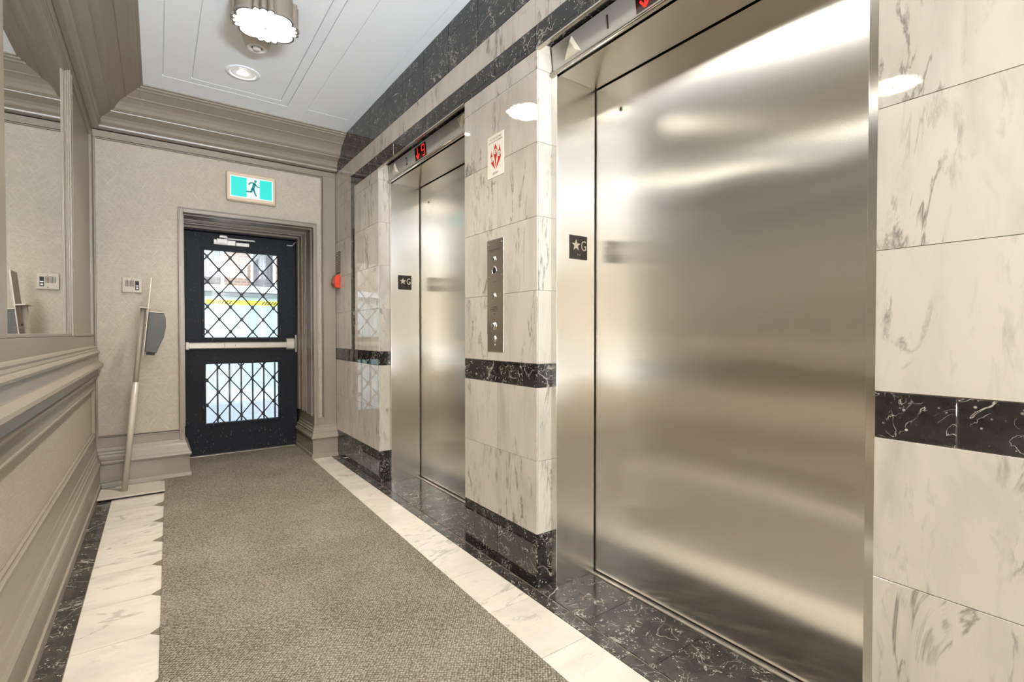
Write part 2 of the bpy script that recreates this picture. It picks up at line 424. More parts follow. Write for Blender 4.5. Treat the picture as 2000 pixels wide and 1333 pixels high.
# ================================================================== RIGHT MARBLE WALL
BK = WX + 0.0055      # backing face behind the tiles
WR = [empty(n, (1.5, y, z), kind='structure') for n, y, z in (('wall_right_near', -1.5, 0), ('wall_right_middle', 1.89, 0), ('wall_right_far', 4.2, 0), ('wall_right_lintel', 0.85, 2.225), ('wall_right_shaft', 1.9, 0))]
def wr(y, z):
    if z >= 2.2249: return WR[3]
    return WR[0] if y < 1.0 else (WR[1] if y < 2.9 else WR[2])
def core(*a, parent=None): return MB().box(*a).build('wall_core', WGROUT, parent or wr((a[2]+a[3])/2, a[4]))
core(BK, 1.80, MO[1][1]+0.004, 5.12, 0, 2.263); core(BK, 1.80, MO[0][1]+0.004, MO[1][0]-0.004, 0, 2.263); core(BK, 1.80, YB, MO[0][0]-0.004, 0, 2.263)
core(BK, 1.80, YB, 5.12, 2.263, CZ)
for m0, m1 in MO: core(1.70, 1.80, m0-0.004, m1+0.004, 0, 2.263, parent=WR[4])
ZR = [(0, .225, 'D'), (.225, .53, 'M'), (.53, .835, 'M'), (.835, .935, 'D'), (.935, 1.24, 'M'), (1.24, 1.545, 'M'), (1.545, 1.85, 'M'), (1.85, 2.147, 'M'), (2.147, 2.225, 'M')]
def wt(y0, y1, z0, z1, k):
    tile(wr((y0+y1)/2, z0), DARK if k == 'D' else MARBLE, 'dark_marble_tile' if k == 'D' else 'white_marble_tile', WX, BK+0.001, y0, y1, z0, z1, 0.0013 if k == 'D' else 0.0007, 0.0006, 'yz')
def rows(cols, dcols=None, rowset=ZR):
    for z0, z1, k in rowset:
        cc = dcols if (k == 'D' and dcols) else cols
        for a, b in zip(cc, cc[1:]): wt(a, b, z0, z1, k)
rows([MO[0][1], 1.888, MO[1][0]])                                           # pillar between the elevators
PE = EY + 0.02
rows([MO[1][1], 3.72, PE - 0.0], [MO[1][1], 3.564, 3.883, 4.203, PE], ZR[:4])          # far pier, lower rows
for z0, z1, k in ZR[4:]:
    wt(MO[1][1], 3.69, z0, z1, 'M'); wt(3.69, 3.907, z0, z1, 'M'); wt(3.907, 3.997, z0, z1, 'D'); wt(3.997, 4.203, z0, z1, 'M'); wt(4.203, PE, z0, z1, 'M')
nc = [-1.32, -1.015, -0.71, -0.405, -0.1, MO[0][0]]
rows([-1.32, -1.015, -0.71, -0.405, -0.10, 0.14, MO[0][0]], [-1.32, -1.25, -0.945, -0.64, -0.335, -0.03, 0.276, MO[0][0]])
# lintel bands
def cseq(lo, hi, ref, step): return cuts(lo, hi, ref, step)
c = cseq(-1.32, 3.997, 1.607, 0.3005)
for a, b in zip(c, c[1:]): wt(a, b, 2.225, 2.325, 'D')
wt(3.997, 4.203, 2.225, 2.325, 'M'); wt(4.203, PE, 2.225, 2.325, 'M')
c = cseq(-1.32, PE, 1.608, 0.304)
for a, b in zip(c, c[1:]): wt(a, b, 2.325, 2.45, 'M')
c = cseq(-1.32, PE, 2.055, 0.2985)
for a, b in zip(c, c[1:]): wt(a, b, 2.45, CZ, 'D')
# plain wall further back behind the camera
MB().box(WX, BK, YB, -1.3215, 0, CZ).build('plain_wall_slab', MARBLE, WR[0])
# returns of the piers into the elevator recesses (faces towards the camera) and lintel soffits
for m0, m1 in MO:
    for z0, z1, k in ZR:
        tile(wr(m1+.1, 0), DARK if k == 'D' else MARBLE, 'dark_marble_tile' if k == 'D' else 'white_marble_tile', WX+0.0065, 1.352, m1, m1+0.0055, z0, z1, 0.0007, 0.0006, 'xz')
        tile(wr(m0-.1, 0), DARK if k == 'D' else MARBLE, 'dark_marble_tile' if k == 'D' else 'white_marble_tile', WX+0.0065, 1.352, m0-0.0055, m0, z0, z1, 0.0007, 0.0006, 'xz')
    MB().box(WX+0.008, 1.40, m0-0.002, m1+0.002, 2.258, 2.263).build('lintel_soffit', DARK, WR[3])
    MB().box(WX-0.004, WX+0.012, m0, m1, 2.222, 2.2275).box(WX+0.008, WX+0.012, m0, m1, 2.2275, 2.26).build('lintel_edge_angle', STEEL_S, WR[3])

# ================================================================== ELEVATORS
def elevator(num, y0, y1, m0, m1, arrow, digit, label):
    yc = (y0+y1)/2; FX = 1.347; DX = 1.572; HB = 2.128
    E = empty('elevator', (FX, yc, 0), label, 'elevator')
    # jambs: inner reveal, front flange
    for s, ya, yb in ((1, y1, m1-0.0006), (-1, m0+0.0006, y0)):
        j = MB().box(FX, DX-0.007, ya, yb, 0.0, HB).build('door_jamb', STEEL, E, 0.0012)
    hd = MB().box(FX-0.004, DX-0.007, m0+0.0006, m1-0.0006, HB, HB+0.004).box(FX+0.012, DX-0.007, m0+0.0006, m1-0.0006, HB+0.004, 2.256).build('header', STEEL, E, 0.001)
    # rounded lip along the bottom of the header front
    lip = [(0.0, 0.0), (-0.008, 0.002), (-0.012, 0.008), (-0.010, 0.015), (0.0, 0.019), (0.014, 0.019), (0.014, 0.0)]
    MB().prism(lip, lambda u, v, t: (FX+u, t, HB+v), m0+0.0008, m1-0.0008, True).build('header_lip', STEEL_S, E)
    # indicator panel of the header, tilted slightly down
    def pf(y, z, x=0.0): return (FX + 0.002 + -(z-(HB+0.019))*0.10 + x, y, z)
    z0, z1 = HB+0.021, HB+0.121
    pa, pb = y0-0.035, y1+0.026
    MB().quad(pf(pa, z0), pf(pb, z0), pf(pb, z1), pf(pa, z1)).quad(pf(pa, z0, .012), pf(pa, z1, .012), pf(pb, z1, .012), pf(pb, z0, .012)) \
        .quad(pf(pa, z0), pf(pa, z1), pf(pa, z1, .012), pf(pa, z0, .012)).quad(pf(pb, z0), pf(pb, z0, .012), pf(pb, z1, .012), pf(pb, z1)) \
        .quad(pf(pa, z1), pf(pb, z1), pf(pb, z1, .012), pf(pa, z1, .012)).quad(pf(pa, z0), pf(pa, z0, .012), pf(pb, z0, .012), pf(pb, z0)).build('indicator_panel', PANEL_S, E)
    # hall lanterns: pyramids pointing up (far end) and down (near end)
    def lantern(yk, up):
        zb, zt = (HB+0.034, HB+0.112) if up else (HB+0.112, HB+0.034)
        a, b, c3 = (yk+0.048, zb), (yk-0.048, zb), (yk, zt)
        fx = [pf(y, z, -0.001) for y, z in (a, b, c3)]
        k = 0.55; cy, cz = yk, (zb*2+zt)/3
        tx = [pf(cy+(y-cy)*k, cz+(z-cz)*k, -0.013) for y, z in (a, b, c3)]
        mb = MB().quad(*tx)
        for i in range(3): mb.quad(fx[i], fx[(i+1) % 3], tx[(i+1) % 3], tx[i])
        mb.build('hall_lantern', CREAM, E, 0.001)
    lantern(y1-0.095, True); lantern(y0+0.095, False)
    # number, display and fire hat symbol
    text_mesh(num, 0.072, 0.0004, lambda x, y, z: pf(y1-0.285-x, HB+0.068+y, -0.001-z), 'number', INK, E)
    dy0, dy1 = y1-0.575, y1-0.415; dz0, dz1 = HB+0.030, HB+0.110
    dp = MB().quad(pf(dy0, dz0, -.0008), pf(dy1, dz0, -.0008), pf(dy1, dz1, -.0008), pf(dy0, dz1, -.0008)).quad(pf(dy0, dz0), pf(dy0, dz1), pf(dy1, dz1), pf(dy1, dz0)).build('position_display', LEDBG, E, fix=False)
    ya = dy1-0.04; zc = (dz0+dz1)/2
    def lq(y, z): return pf(y, z, -0.0014)
    mb = MB()
    def seg(p, q, w=0.008):
        p = Vector((p[0], p[1])); q = Vector((q[0], q[1])); d = (q-p).normalized(); n = Vector((-d.y, d.x))*w/2
        mb.quad(lq(*(p+n)), lq(*(p-n)), lq(*(q-n)), lq(*(q+n)))
    seg((ya, zc+0.034), (ya, zc-0.034)); seg((ya, zc-0.034), (ya+0.022, zc-0.006)); seg((ya, zc-0.034), (ya-0.022, zc-0.006))
    mb.build('led_arrow', LED, dp, fix=False)
    if digit:
        mb = MB(); yd = dy0+0.042; w = 0.019; h = 0.031
        for p, q in (((yd+w, zc+h), (yd-w, zc+h)), ((yd-w, zc+h), (yd-w, zc-h)), ((yd+w, zc+h), (yd+w, zc)), ((yd+w, zc), (yd-w, zc)), ((yd-w, zc-h), (yd+w*0.6, zc-h))): seg(p, q, 0.006)
        mb.build('led_digit', LED, dp, fix=False)
    mb = MB(); hy = y1-0.74; hz = HB+0.070
    hat = [(0.05, -0.030), (0.03, -0.018), (0.024, 0.012), (0.0, 0.030), (-0.022, 0.014), (-0.028, -0.016), (-0.045, -0.018), (-0.05, -0.028), (0.0, -0.024), (0.05, -0.030)]
    for p, q in zip(hat, hat[1:]): seg((hy+p[0], hz+p[1]), (hy+q[0], hz+q[1]), 0.0025)
    seg((hy+0.004, hz+0.026), (hy+0.010, hz-0.018), 0.0025); seg((hy-0.006, hz+0.024), (hy-0.010, hz-0.018), 0.0025)
    mb.build('fire_hat_symbol', WHITEP, E, fix=False)
    # sliding door leaf with a warped sheet, release hole, sill
    d = MB().box(DX, DX+0.03, y0-0.02, y1-0.0035, 0.012, HB-0.005).build('door_panel', STEEL, E)
    MB().lathe([(0.0, 0.0005), (0.0055, 0.0005), (0.0055, -0.002), (0.009, -0.003), (0.010, 0.0)], (DX-0.0005, y1-0.145, 1.995), 'x', 16).build('release_hole_ring', CHROME, d)
    MB().lathe([(0.0, -0.001), (0.0055, -0.001)], (DX-0.0005, y1-0.145, 1.995), 'x', 16).build('release_hole', VOID, d)
    MB().box(1.549, 1.562, y0, y1, 0.0, 0.005).box(1.564, 1.60, y0-0.02, y1, -0.003, 0.002).build('sill', ALU, E)
    MB().box(DX+0.04, DX+0.05, y0-0.03, y1+0.02, 0, 2.25).build('shaft_lining', VOID, E)
    return E
elevator('1', *OPEN[0], *MO[0], True, False, 'brushed stainless elevator doorway numbered 1 with a wide closed door')
elevator('2', *OPEN[1], *MO[1], True, True, 'brushed stainless elevator doorway numbered 2 with a red 9 in its display')

# star and G plaques on the jambs
def plaque(x0, x1, y, z0, z1, label):
    P = box('floor_plaque', BRONZE, None, x0, x1, y-0.0032, y-0.0002, z0, z1, 0.0008)
    tag(P, label, 'plaque', 'star and G plaques on the elevator jambs')
    w = x1-x0; h = z1-z0; cx = x0+w*0.34; cz = z0+h*0.58; R = w*0.26
    pts = [(cx + (R if i % 2 == 0 else R*0.40)*math.sin(i*PI/5), cz + (R if i % 2 == 0 else R*0.40)*math.cos(i*PI/5)) for i in range(10)]
    MB().prism(pts, lambda u, v, t: (u, t, v), y-0.0045, y-0.0030).build('raised_star', CHROME, P)
    text_mesh('G', h*0.62, 0.0008, lambda a, b, c_: (x0+w*0.78+a*0.72, y-0.0036-c_, cz-0.002+b), 'raised_letter', CHROME, P)
    mb = MB()
    for i, (a, b) in enumerate(((0, 0), (0, 1), (1, 1), (2.6, 0), (3.4, 0.6))): mb.box(x0+w*0.42+a*0.0042, x0+w*0.42+a*0.0042+0.0024, y-0.0044, y-0.003, z0+h*0.16+b*0.004, z0+h*0.16+b*0.004+0.0024)
    mb.build('braille_dots', CHROME, P)
plaque(1.417, 1.518, 1.56, 1.379, 1.480, 'dark star and G plaque on the jamb next to the tall call panel')
plaque(1.400, 1.501, 3.35, 1.378, 1.480, 'dark star and G plaque on the jamb nearest the red fire alarm')

# ------------------------------------------------------------------ hall call station on the pillar
def hall_station():
    x = WX; S = empty('call_station', (x, 1.901, 0.978), 'tall narrow steel call panel with buttons and key switches between the elevators', 'call panel')
    MB().box(x-0.0025, x-0.0002, 1.835, 1.966, 0.978, 1.07).build('lower_plate', PLATE_S, S, 0.0006)
    MB().box(x-0.0045, x-0.0002, 1.832, 1.966, 1.056, 1.496).build('upper_plate', PLATE_S, S, 0.0006)
    f = x-0.0045
    for y, z in ((1.950, 1.472), (1.848, 1.476), (1.950, 1.322), (1.848, 1.326)):
        MB().lathe([(0, -0.0022), (0.0035, -0.0018), (0.0045, 0)], (f, y, z), 'x', 12).build('screw', CHROME, S)
    MB().lathe([(0, -0.002), (0.0035, -0.0018), (0.0045, 0)], (x-0.0025, 1.903, 1.008), 'x', 12).build('screw', CHROME, S)
    for z, ff in ((1.404, f), (1.234, f), (1.037, x-0.0025)):
        k = MB().lathe([(0.0, -0.007), (0.010, -0.007), (0.0115, -0.005), (0.0115, -0.002), (0.0155, -0.0015), (0.016, 0)], (ff, 1.905, z), 'x', 20).build('key_switch', CHROME, S)
        MB().box(ff-0.0078, ff-0.0068, 1.9035, 1.9065, z-0.006, z+0.006).build('key_slot', VOID, k)
    r = MB().lathe([(0.0145, 0), (0.0150, -0.003), (0.019, -0.003), (0.020, 0)], (f, 1.905, 1.352), 'x', 24).build('port_ring', CHROME, S)
    MB().lathe([(0, -0.0004), (0.0147, -0.0004)], (f, 1.905, 1.352), 'x', 24).build('port_hole', VOID, r)
    b = MB().lathe([(0, -0.011), (0.013, -0.011), (0.015, -0.009), (0.016, -0.003), (0.019, -0.002), (0.0195, 0)], (f, 1.905, 1.096), 'x', 24).build('call_button', CHROME, S)
    MB().lathe([(0, -0.001), (0.003, -0.0005), (0.003, 0)], (f, 1.905, 1.152), 'x', 12).build('pin_hole', VOID, S)
    mb = MB(); rnd = random.Random(3)                     # engraving too fine to read: short worn strokes
    for z, wd, hgt in ((1.449, .105, .003), (1.442, .085, .003), (1.300, .014, .002), (1.183, .042, .005), (1.174, .060, .005), (1.165, .034, .005)):
        y = 1.905 + wd/2
        while y > 1.905 - wd/2:
            s = rnd.uniform(.002, .005); mb.box(f-0.0003, f, y-s, y, z-hgt/2, z+hgt/2); y -= s + rnd.uniform(.0015, .004)
    mb.build('engraving', INK, S)['kind'] = 'stuff'
hall_station()

# fire instruction sign above the call panel
def fire_sign():
    x = WX; S = box('fire_sign', SIGNW, None, x-0.0018, x-0.0002, 1.832, 1.966, 1.783, 1.977, 0.0004)
    tag(S, 'white sign with three red flame shapes above the call panel', 'sign')
    f = x-0.0022
    tw = lambda cy, cz: (lambda a, b, c_: (f-c_*0, cy-a, cz+b))
    text_mesh('IN CASE OF FIRE', 0.0125, 0, tw(1.899, 1.960), 'sign_text', INK, S)
    text_mesh('ELEVATORS ARE OUT OF SERVICE', 0.0102, 0, lambda a, b, c_: (f, 1.899-a*0.72, 1.946+b), 'sign_text', INK, S)
    text_mesh('USE EXIT', 0.0125, 0, tw(1.899, 1.800), 'sign_text', INK, S)
    def flame(pts): 
        MB().prism(pts, lambda u, v, t: (t, 1.899-u, 1.88+v), f, f+0.0004).build('flame_print', SIGNR, S)
    flame([(-0.001, 0.054), (0.010, 0.036), (0.016, 0.020), (0.014, 0.002), (0.006, -0.014), (0.002, -0.034), (0.0015, -0.056), (-0.003, -0.040), (-0.006, -0.016), (-0.015, 0.004), (-0.017, 0.020), (-0.010, 0.036)])
    flame([(-0.034, 0.030), (-0.030, 0.012), (-0.020, -0.004), (-0.016, -0.020), (-0.010, -0.040), (-0.001, -0.064), (-0.018, -0.046), (-0.036, -0.026), (-0.043, -0.008), (-0.040, 0.006)])
    flame([(0.034, 0.042), (0.038, 0.024), (0.044, 0.006), (0.045, -0.006), (0.040, -0.022), (0.024, -0.040), (0.003, -0.064), (0.010, -0.040), (0.020, -0.022), (0.018, -0.006), (0.022, 0.014), (0.030, 0.026)])
    for cy, cz in ((0, 0.018), (-0.029, -0.012), (0.031, 0.001)):
        d = MB().lathe([(0, 0), (0.0125, 0)], (f-0.0004, 1.899-cy, 1.88+cz), 'x', 20).build('pictogram_disc', SIGNW, S)
        MB().box(f-0.0007, f-0.0005, 1.899-cy-0.0015, 1.899-cy+0.0025, 1.88+cz-0.003, 1.88+cz+0.008).box(f-0.0007, f-0.0005, 1.899-cy-0.006, 1.899-cy+0.003, 1.88+cz-0.008, 1.88+cz-0.005).build('pictogram', INK, d)
fire_sign()

# fire alarm pull station and its notice at the far end of the marble wall
A = empty('fire_alarm', (WX, 4.335, 1.45), 'red fire alarm pull station on marble beside the exit', 'fire alarm')
prof = [(0, 0.0), (-0.030, 0.0), (-0.040, 0.012), (-0.042, 0.060), (-0.036, 0.095), (-0.022, 0.112), (0, 0.116)]
MB().prism(prof, lambda u, v, t: (WX-0.0002+u, t, 1.452+v), 4.295, 4.375).build('alarm_body', RED, A, 0.004)
MB().box(WX-0.052, WX-0.038, 4.315, 4.355, 1.476, 1.490).build('pull_lever', plain('lever_dark_red', srgb(120, 24, 10), 0.35), A, 0.002)
N = MB().box(WX-0.0022, WX-0.0002, 4.278, 4.392, 1.578, 1.764).build('alarm_notice', BRONZE, None)
tag(N, 'dark engraved notice plate above the red fire alarm', 'sign')
mb = MB(); rnd = random.Random(5)
for i in range(13):
    y = 4.386; z = 1.752 - i*0.0132
    while y > 4.288:
        s = rnd.uniform(.006, .016); s = min(s, y-4.284); mb.box(WX-0.0025, WX-0.0022, y-s, y, z-0.0022, z+0.0022); y -= s + rnd.uniform(.002, .005)
mb.build('notice_lines', SIGNW, N)['kind'] = 'stuff'

# ================================================================== END WALL WITH DOOR RECESS
RX0, RX1, RZ = 0.159, 1.082, 1.963          # recess opening
PY = EY + 0.018                             # wallpaper face
m = MB()
m.box(-0.45, RX0-0.012, PY, 5.10, 0, CZ).box(RX1+0.012, BK, PY, 5.10, 0, CZ).box(RX0-0.012, RX1+0.012, PY, 5.10, RZ+0.012, CZ)
wall_e = m.build('wall_end', PAPER); tag(wall_e, kind='structure')
def wp(name, x0, x1, y0, y1, z0, z1, bevel=0.0015): return box(name, PAINT, wall_e, x0, x1, y0, y1, z0, z1, bevel)
wp('frieze_board', -0.36, BK-0.008, EY, PY, 2.415, 2.47)
wp('side_stile', 1.166, BK-0.008, EY, PY, 0.0, 2.415)
wp('lower_rail', -0.36, RX0-0.028, EY, PY, 0.0, 0.335)
wp('lower_rail', RX1+0.025, 1.166, EY, PY, 0.0, 0.335)
def bead(x0, x1, z0, z1):
    """a two step panel bead between the wallpaper and the painted boards"""
    MB().box(x0, x1, EY-0.004, PY, z0, z1).build('panel_bead', PAINT, wall_e, 0.003)
bead(-0.350, 1.160, 2.409, 2.419); bead(-0.334, 1.154, 2.399, 2.406)
bead(1.160, 1.170, 0.335, 2.419); bead(1.150, 1.156, 0.345, 2.399)
bead(-0.350, -0.339, 0.335, 2.409); 
bead(-0.339, RX0-0.03, 0.331, 0.341); bead(-0.334, RX0-0.03, 0.346, 0.352); bead(RX1+0.027, 1.160, 0.331, 0.341)
# door casing: outer bead, flat, inner arris
for (x0, x1, z0, z1) in ((RX0-0.028, RX0, 0.27, RZ+0.034), (RX1, RX1+0.025, 0.27, RZ+0.034), (RX0, RX1, RZ, RZ+0.034)):
    wp('door_casing', x0, x1, EY-0.004, PY+0.01, z0, z1, 0.002)
for (x0, x1, z0, z1) in ((RX0-0.031, RX0-0.021, 0.27, RZ+0.037), (RX1+0.018, RX1+0.028, 0.27, RZ+0.037), (RX0-0.021, RX1+0.018, RZ+0.027, RZ+0.037)):
    wp('casing_bead', x0, x1, EY-0.011, PY, z0, z1, 0.003)
# recess lining: sides and head with stepped mouldings
LB = PAINT
box('recess_lining', LB, wall_e, RX1, RX1+0.02, PY, 4.985, 0, RZ+0.02)
box('recess_lining', LB, wall_e, RX0-0.02, RX0, PY, 4.985, 0, RZ+0.02)
box('recess_lining', LB, wall_e, RX0, RX1, PY, 4.985, RZ, RZ+0.02)
def rec_bead(y0, y1, d):
    box('recess_moulding', LB, wall_e, RX1-d, RX1, y0, y1, 0.36, RZ, 0.002)
    box('recess_moulding', LB, wall_e, RX0, RX0+d, y0, y1, 0.36, RZ, 0.002)
    box('recess_moulding', LB, wall_e, RX0+d, RX1-d, y0, y1, RZ-d, RZ, 0.002)
rec_bead(4.47, 4.485, 0.008); rec_bead(4.66, 4.675, 0.008); rec_bead(4.70, 4.72, 0.012); rec_bead(4.76, 4.79, 0.018)
rec_bead(4.82, 4.86, 0.010); rec_bead(4.88, 4.95, 0.022)
box('recess_moulding', LB, wall_e, RX1-0.008, RX1, 4.47, 4.675, 0.35, 0.362, 0.002)

# base mouldings as lofted profiles; p = how far out from the trim face
BASE = [(0.0, 0.275), (0.004, 0.270), (0.006, 0.250), (0.014, 0.240), (0.016, 0.228), (0.024, 0.222), (0.026, 0.206), (0.036, 0.190), (0.045, 0.184), (0.050, 0.172), (0.046, 0.160), (0.034, 0.155), (0.034, 0.036), (0.046, 0.034), (0.050, 0.004), (0.050, 0.0)]
def loft(name, prof, path, mat, kind='structure', parent=None):
    """path(p, z) -> list of points along the run for one profile point"""
    mb = MB(); rows_ = [path(p, z) for p, z in prof]; mb.strip(rows_)
    o = mb.build(name, mat, parent)
    if kind: o['kind'] = kind
    return o
LFX = LX          # left wall face
loft('baseboard_left', BASE, lambda p, z: [(LFX+p*0.62, YB, z), (LFX+p*0.62, EY-p*0.9, z)], PAINT)
loft('baseboard_end', BASE, lambda p, z: [(LFX+p*0.62, EY-p*0.9, z), (RX0+p*0.8, EY-p*0.9, z), (RX0+p*0.8, 4.97, z)], PAINT)
loft('baseboard_right', BASE, lambda p, z: [(RX1-p*0.62, 4.985, z), (RX1-p*0.62, EY-p*0.9, z), (BK-0.006, EY-p*0.9, z)], PAINT)

# ------------------------------------------------------------------ cornice
CORN = [(0.300, 2.712), (0.300, 2.703), (0.288, 2.702), (0.282, 2.692), (0.270, 2.690), (0.262, 2.680), (0.252, 2.678), (0.204, 2.648), (0.204, 2.642), (0.196, 2.644),
        (0.182, 2.636), (0.162, 2.620), (0.146, 2.600), (0.134, 2.578), (0.120, 2.566), (0.112, 2.566), (0.110, 2.560), (0.062, 2.536), (0.048, 2.520), (0.042, 2.508),
        (0.052, 2.504), (0.054, 2.494), (0.044, 2.488), (0.038, 2.484), (0.042, 2.478), (0.040, 2.468), (0.026, 2.462), (0.0, 2.460), (0.0, 2.455)]
loft('trim_1', CORN, lambda p, z: [(LFX+p*0.95, YB, z), (LFX+p*0.95, EY-p*1.06, z)], PAINT)
loft('trim_2', CORN, lambda p, z: [(LFX+p*0.95, EY-p*1.06, z), (WX, EY-p*1.06, z)], PAINT)

# ================================================================== LEFT WALL
wall_l = MB().box(-0.47, LX-0.016, YB, 5.10, 0, CZ).build('wall_left', PAPER); tag(wall_l, kind='structure')
def lp(name, y0, y1, z0, z1, x0=LX-0.016, x1=LX, bevel=0.0015, mat=PAINT): return box(name, mat, wall_l, x0, x1, y0, y1, z0, z1, bevel)
lp('lower_rail', YB, EY, 0.0, 0.372)
lp('upper_rail', YB, EY, 0.695, 0.775)
lp('mirror_rail', YB, EY, 0.93, 1.046)
lp('corner_stile', 4.318, EY+0.01, 0.372, 0.695)
for z0, z1, x in ((0.368, 0.380, LX+0.006), (0.380, 0.390, LX-0.004), (0.690, 0.702, LX+0.006), (0.680, 0.690, LX-0.004)):
    lp('panel_bead', YB, 4.318, z0, z1, LX-0.016, x, 0.003)
lp('panel_bead', 4.308, 4.320, 0.39, 0.68, LX-0.016, LX+0.004, 0.003)
RAIL = [(0.0, 0.750), (0.010, 0.754), (0.012, 0.768), (0.020, 0.772), (0.022, 0.782), (0.014, 0.786), (0.014, 0.826), (0.024, 0.830), (0.040, 0.834), (0.047, 0.844), (0.044, 0.856), (0.030, 0.866),
        (0.020, 0.872), (0.018, 0.878), (0.018, 0.922), (0.026, 0.926), (0.028, 0.936), (0.022, 0.944), (0.014, 0.948), (0.014, 0.953), (0.010, 0.962), (0.012, 0.970), (0.008, 0.978), (0.0, 0.982)]
r = loft('chair_rail', RAIL, lambda p, z: [(LX+p, YB, z), (LX+p, EY-0.004, z)], PAINT, None, wall_l)
MB().prism(RAIL + [(-0.01, 0.982), (-0.01, 0.75)], lambda u, v, t: (LX+u, t, v), EY-0.006, EY-0.004).build('chair_rail_end', PAINT, wall_l)
lp('mirror_head', YB, EY, 2.395, 2.47)
# stiles and narrow painted panel next to the end wall
lp('stile', 4.300, EY+0.01, 1.046, 2.395)
lp('stile', 3.335, 3.400, 1.046, 2.395)
lp('painted_panel', 3.400, 4.300, 1.046, 2.395, LX-0.016, LX-0.010, 0)
for a, b in ((3.396, 3.408), (4.288, 4.304)): lp('panel_bead', a, b, 1.05, 2.39, LX-0.016, LX+0.004, 0.003)
lp('panel_bead', 3.40, 4.30, 1.046, 1.060, LX-0.016, LX+0.004, 0.003); lp('panel_bead', 3.40, 4.30, 2.378, 2.395, LX-0.016, LX+0.004, 0.003)
MIR = [(1.985, 3.30), (0.60, 1.85)]
lp('stile', MIR[1][1]+0.0, MIR[0][0], 1.046, 2.395); lp('stile', YB, MIR[1][0], 1.046, 2.395)
for i, (a, b) in enumerate(MIR):
    lab = ('tall wall mirror in stepped taupe frame that reflects the intercom', 'tall wall mirror in taupe frame facing elevator 1')[i]
    Mi = empty('wall_mirror', (LX, (a+b)/2, 1.046), lab, 'mirror', 'framed mirrors along the panelled wall')
    z0, z1 = 1.048, 2.393
    mb = MB().box(LX-0.0155, LX-0.014, a+0.03, b-0.06, z0+0.012, z1-0.03)
    g = mb.build('mirror_glass', MIRROR, Mi)
    # bevelled lower and side edges of the glass
    bz = z0+0.012; xg = LX-0.0138
    mb = MB().quad((xg, a+0.03, bz+0.022), (xg, b-0.06, bz+0.022), (xg-0.0012, b-0.06, bz), (xg-0.0012, a+0.03, bz))
    mb.build('mirror_bevel', MIRROR_B, Mi, fix=False)
    for k, (d, x) in enumerate(((0.0, LX+0.006), (0.018, LX-0.001), (0.034, LX-0.007), (0.048, LX-0.0115))):
        fr = MB().box(LX-0.0158, x, b+0.033-d-0.020, b+0.033-d, z0, z1)
        if k < 2: fr.box(LX-0.0158, min(x, LX-0.003), a, a+0.03-0.012*k, z0, z1)
        fr.box(LX-0.0158, x, a, b+0.033-d, z1-0.012-0.010*k, z1-0.010*k)
        if k == 0: fr.box(LX-0.0158, LX-0.002, a, b+0.02, z0-0.001, z0+0.012)
        fr.build('mirror_frame', PAINT, Mi, 0.002)

# ================================================================== EXIT DOOR
D = empty('door_1', (0.64, DY, 0), 'black painted exit door with two diamond lattice windows and a push bar', None, None, 'structure')
DX0, DX1, DZ1 = 0.186, 1.072, 1.935
# steel frame
mb = MB().box(RX0-0.01, DX0, 4.95, 5.10, 0, RZ).box(DX1, RX1+0.01, 4.95, 5.10, 0, RZ).box(DX0, DX1, 4.95, 5.10, DZ1, RZ+0.01)
mb.build('door_frame', DOORP, D, 0.002)
mb = MB().box(DX0, DX0+0.018, 5.048, 5.065, 0, DZ1).box(DX1-0.018, DX1, 5.048, 5.065, 0, DZ1).box(DX0, DX1, 5.048, 5.065, DZ1-0.018, DZ1); mb.build('door_stop', DOORP, D)
WU = (0.330, 0.912, 1.028, 1.786); WLo = (0.330, 0.912, 0.279, 0.796)
g = 0.003
mb = MB()
y0, y1 = DY, DY+0.045
mb.box(DX0+g, WU[0], y0, y1, 0.012, DZ1-g).box(WU[1], DX1-g, y0, y1, 0.012, DZ1-g)
mb.box(WU[0], WU[1], y0, y1, 0.012, WLo[2]).box(WU[0], WU[1], y0, y1, WLo[3], WU[2]).box(WU[0], WU[1], y0, y1, WU[3], DZ1-g)
leaf = mb.build('door_leaf', DOORP, D)
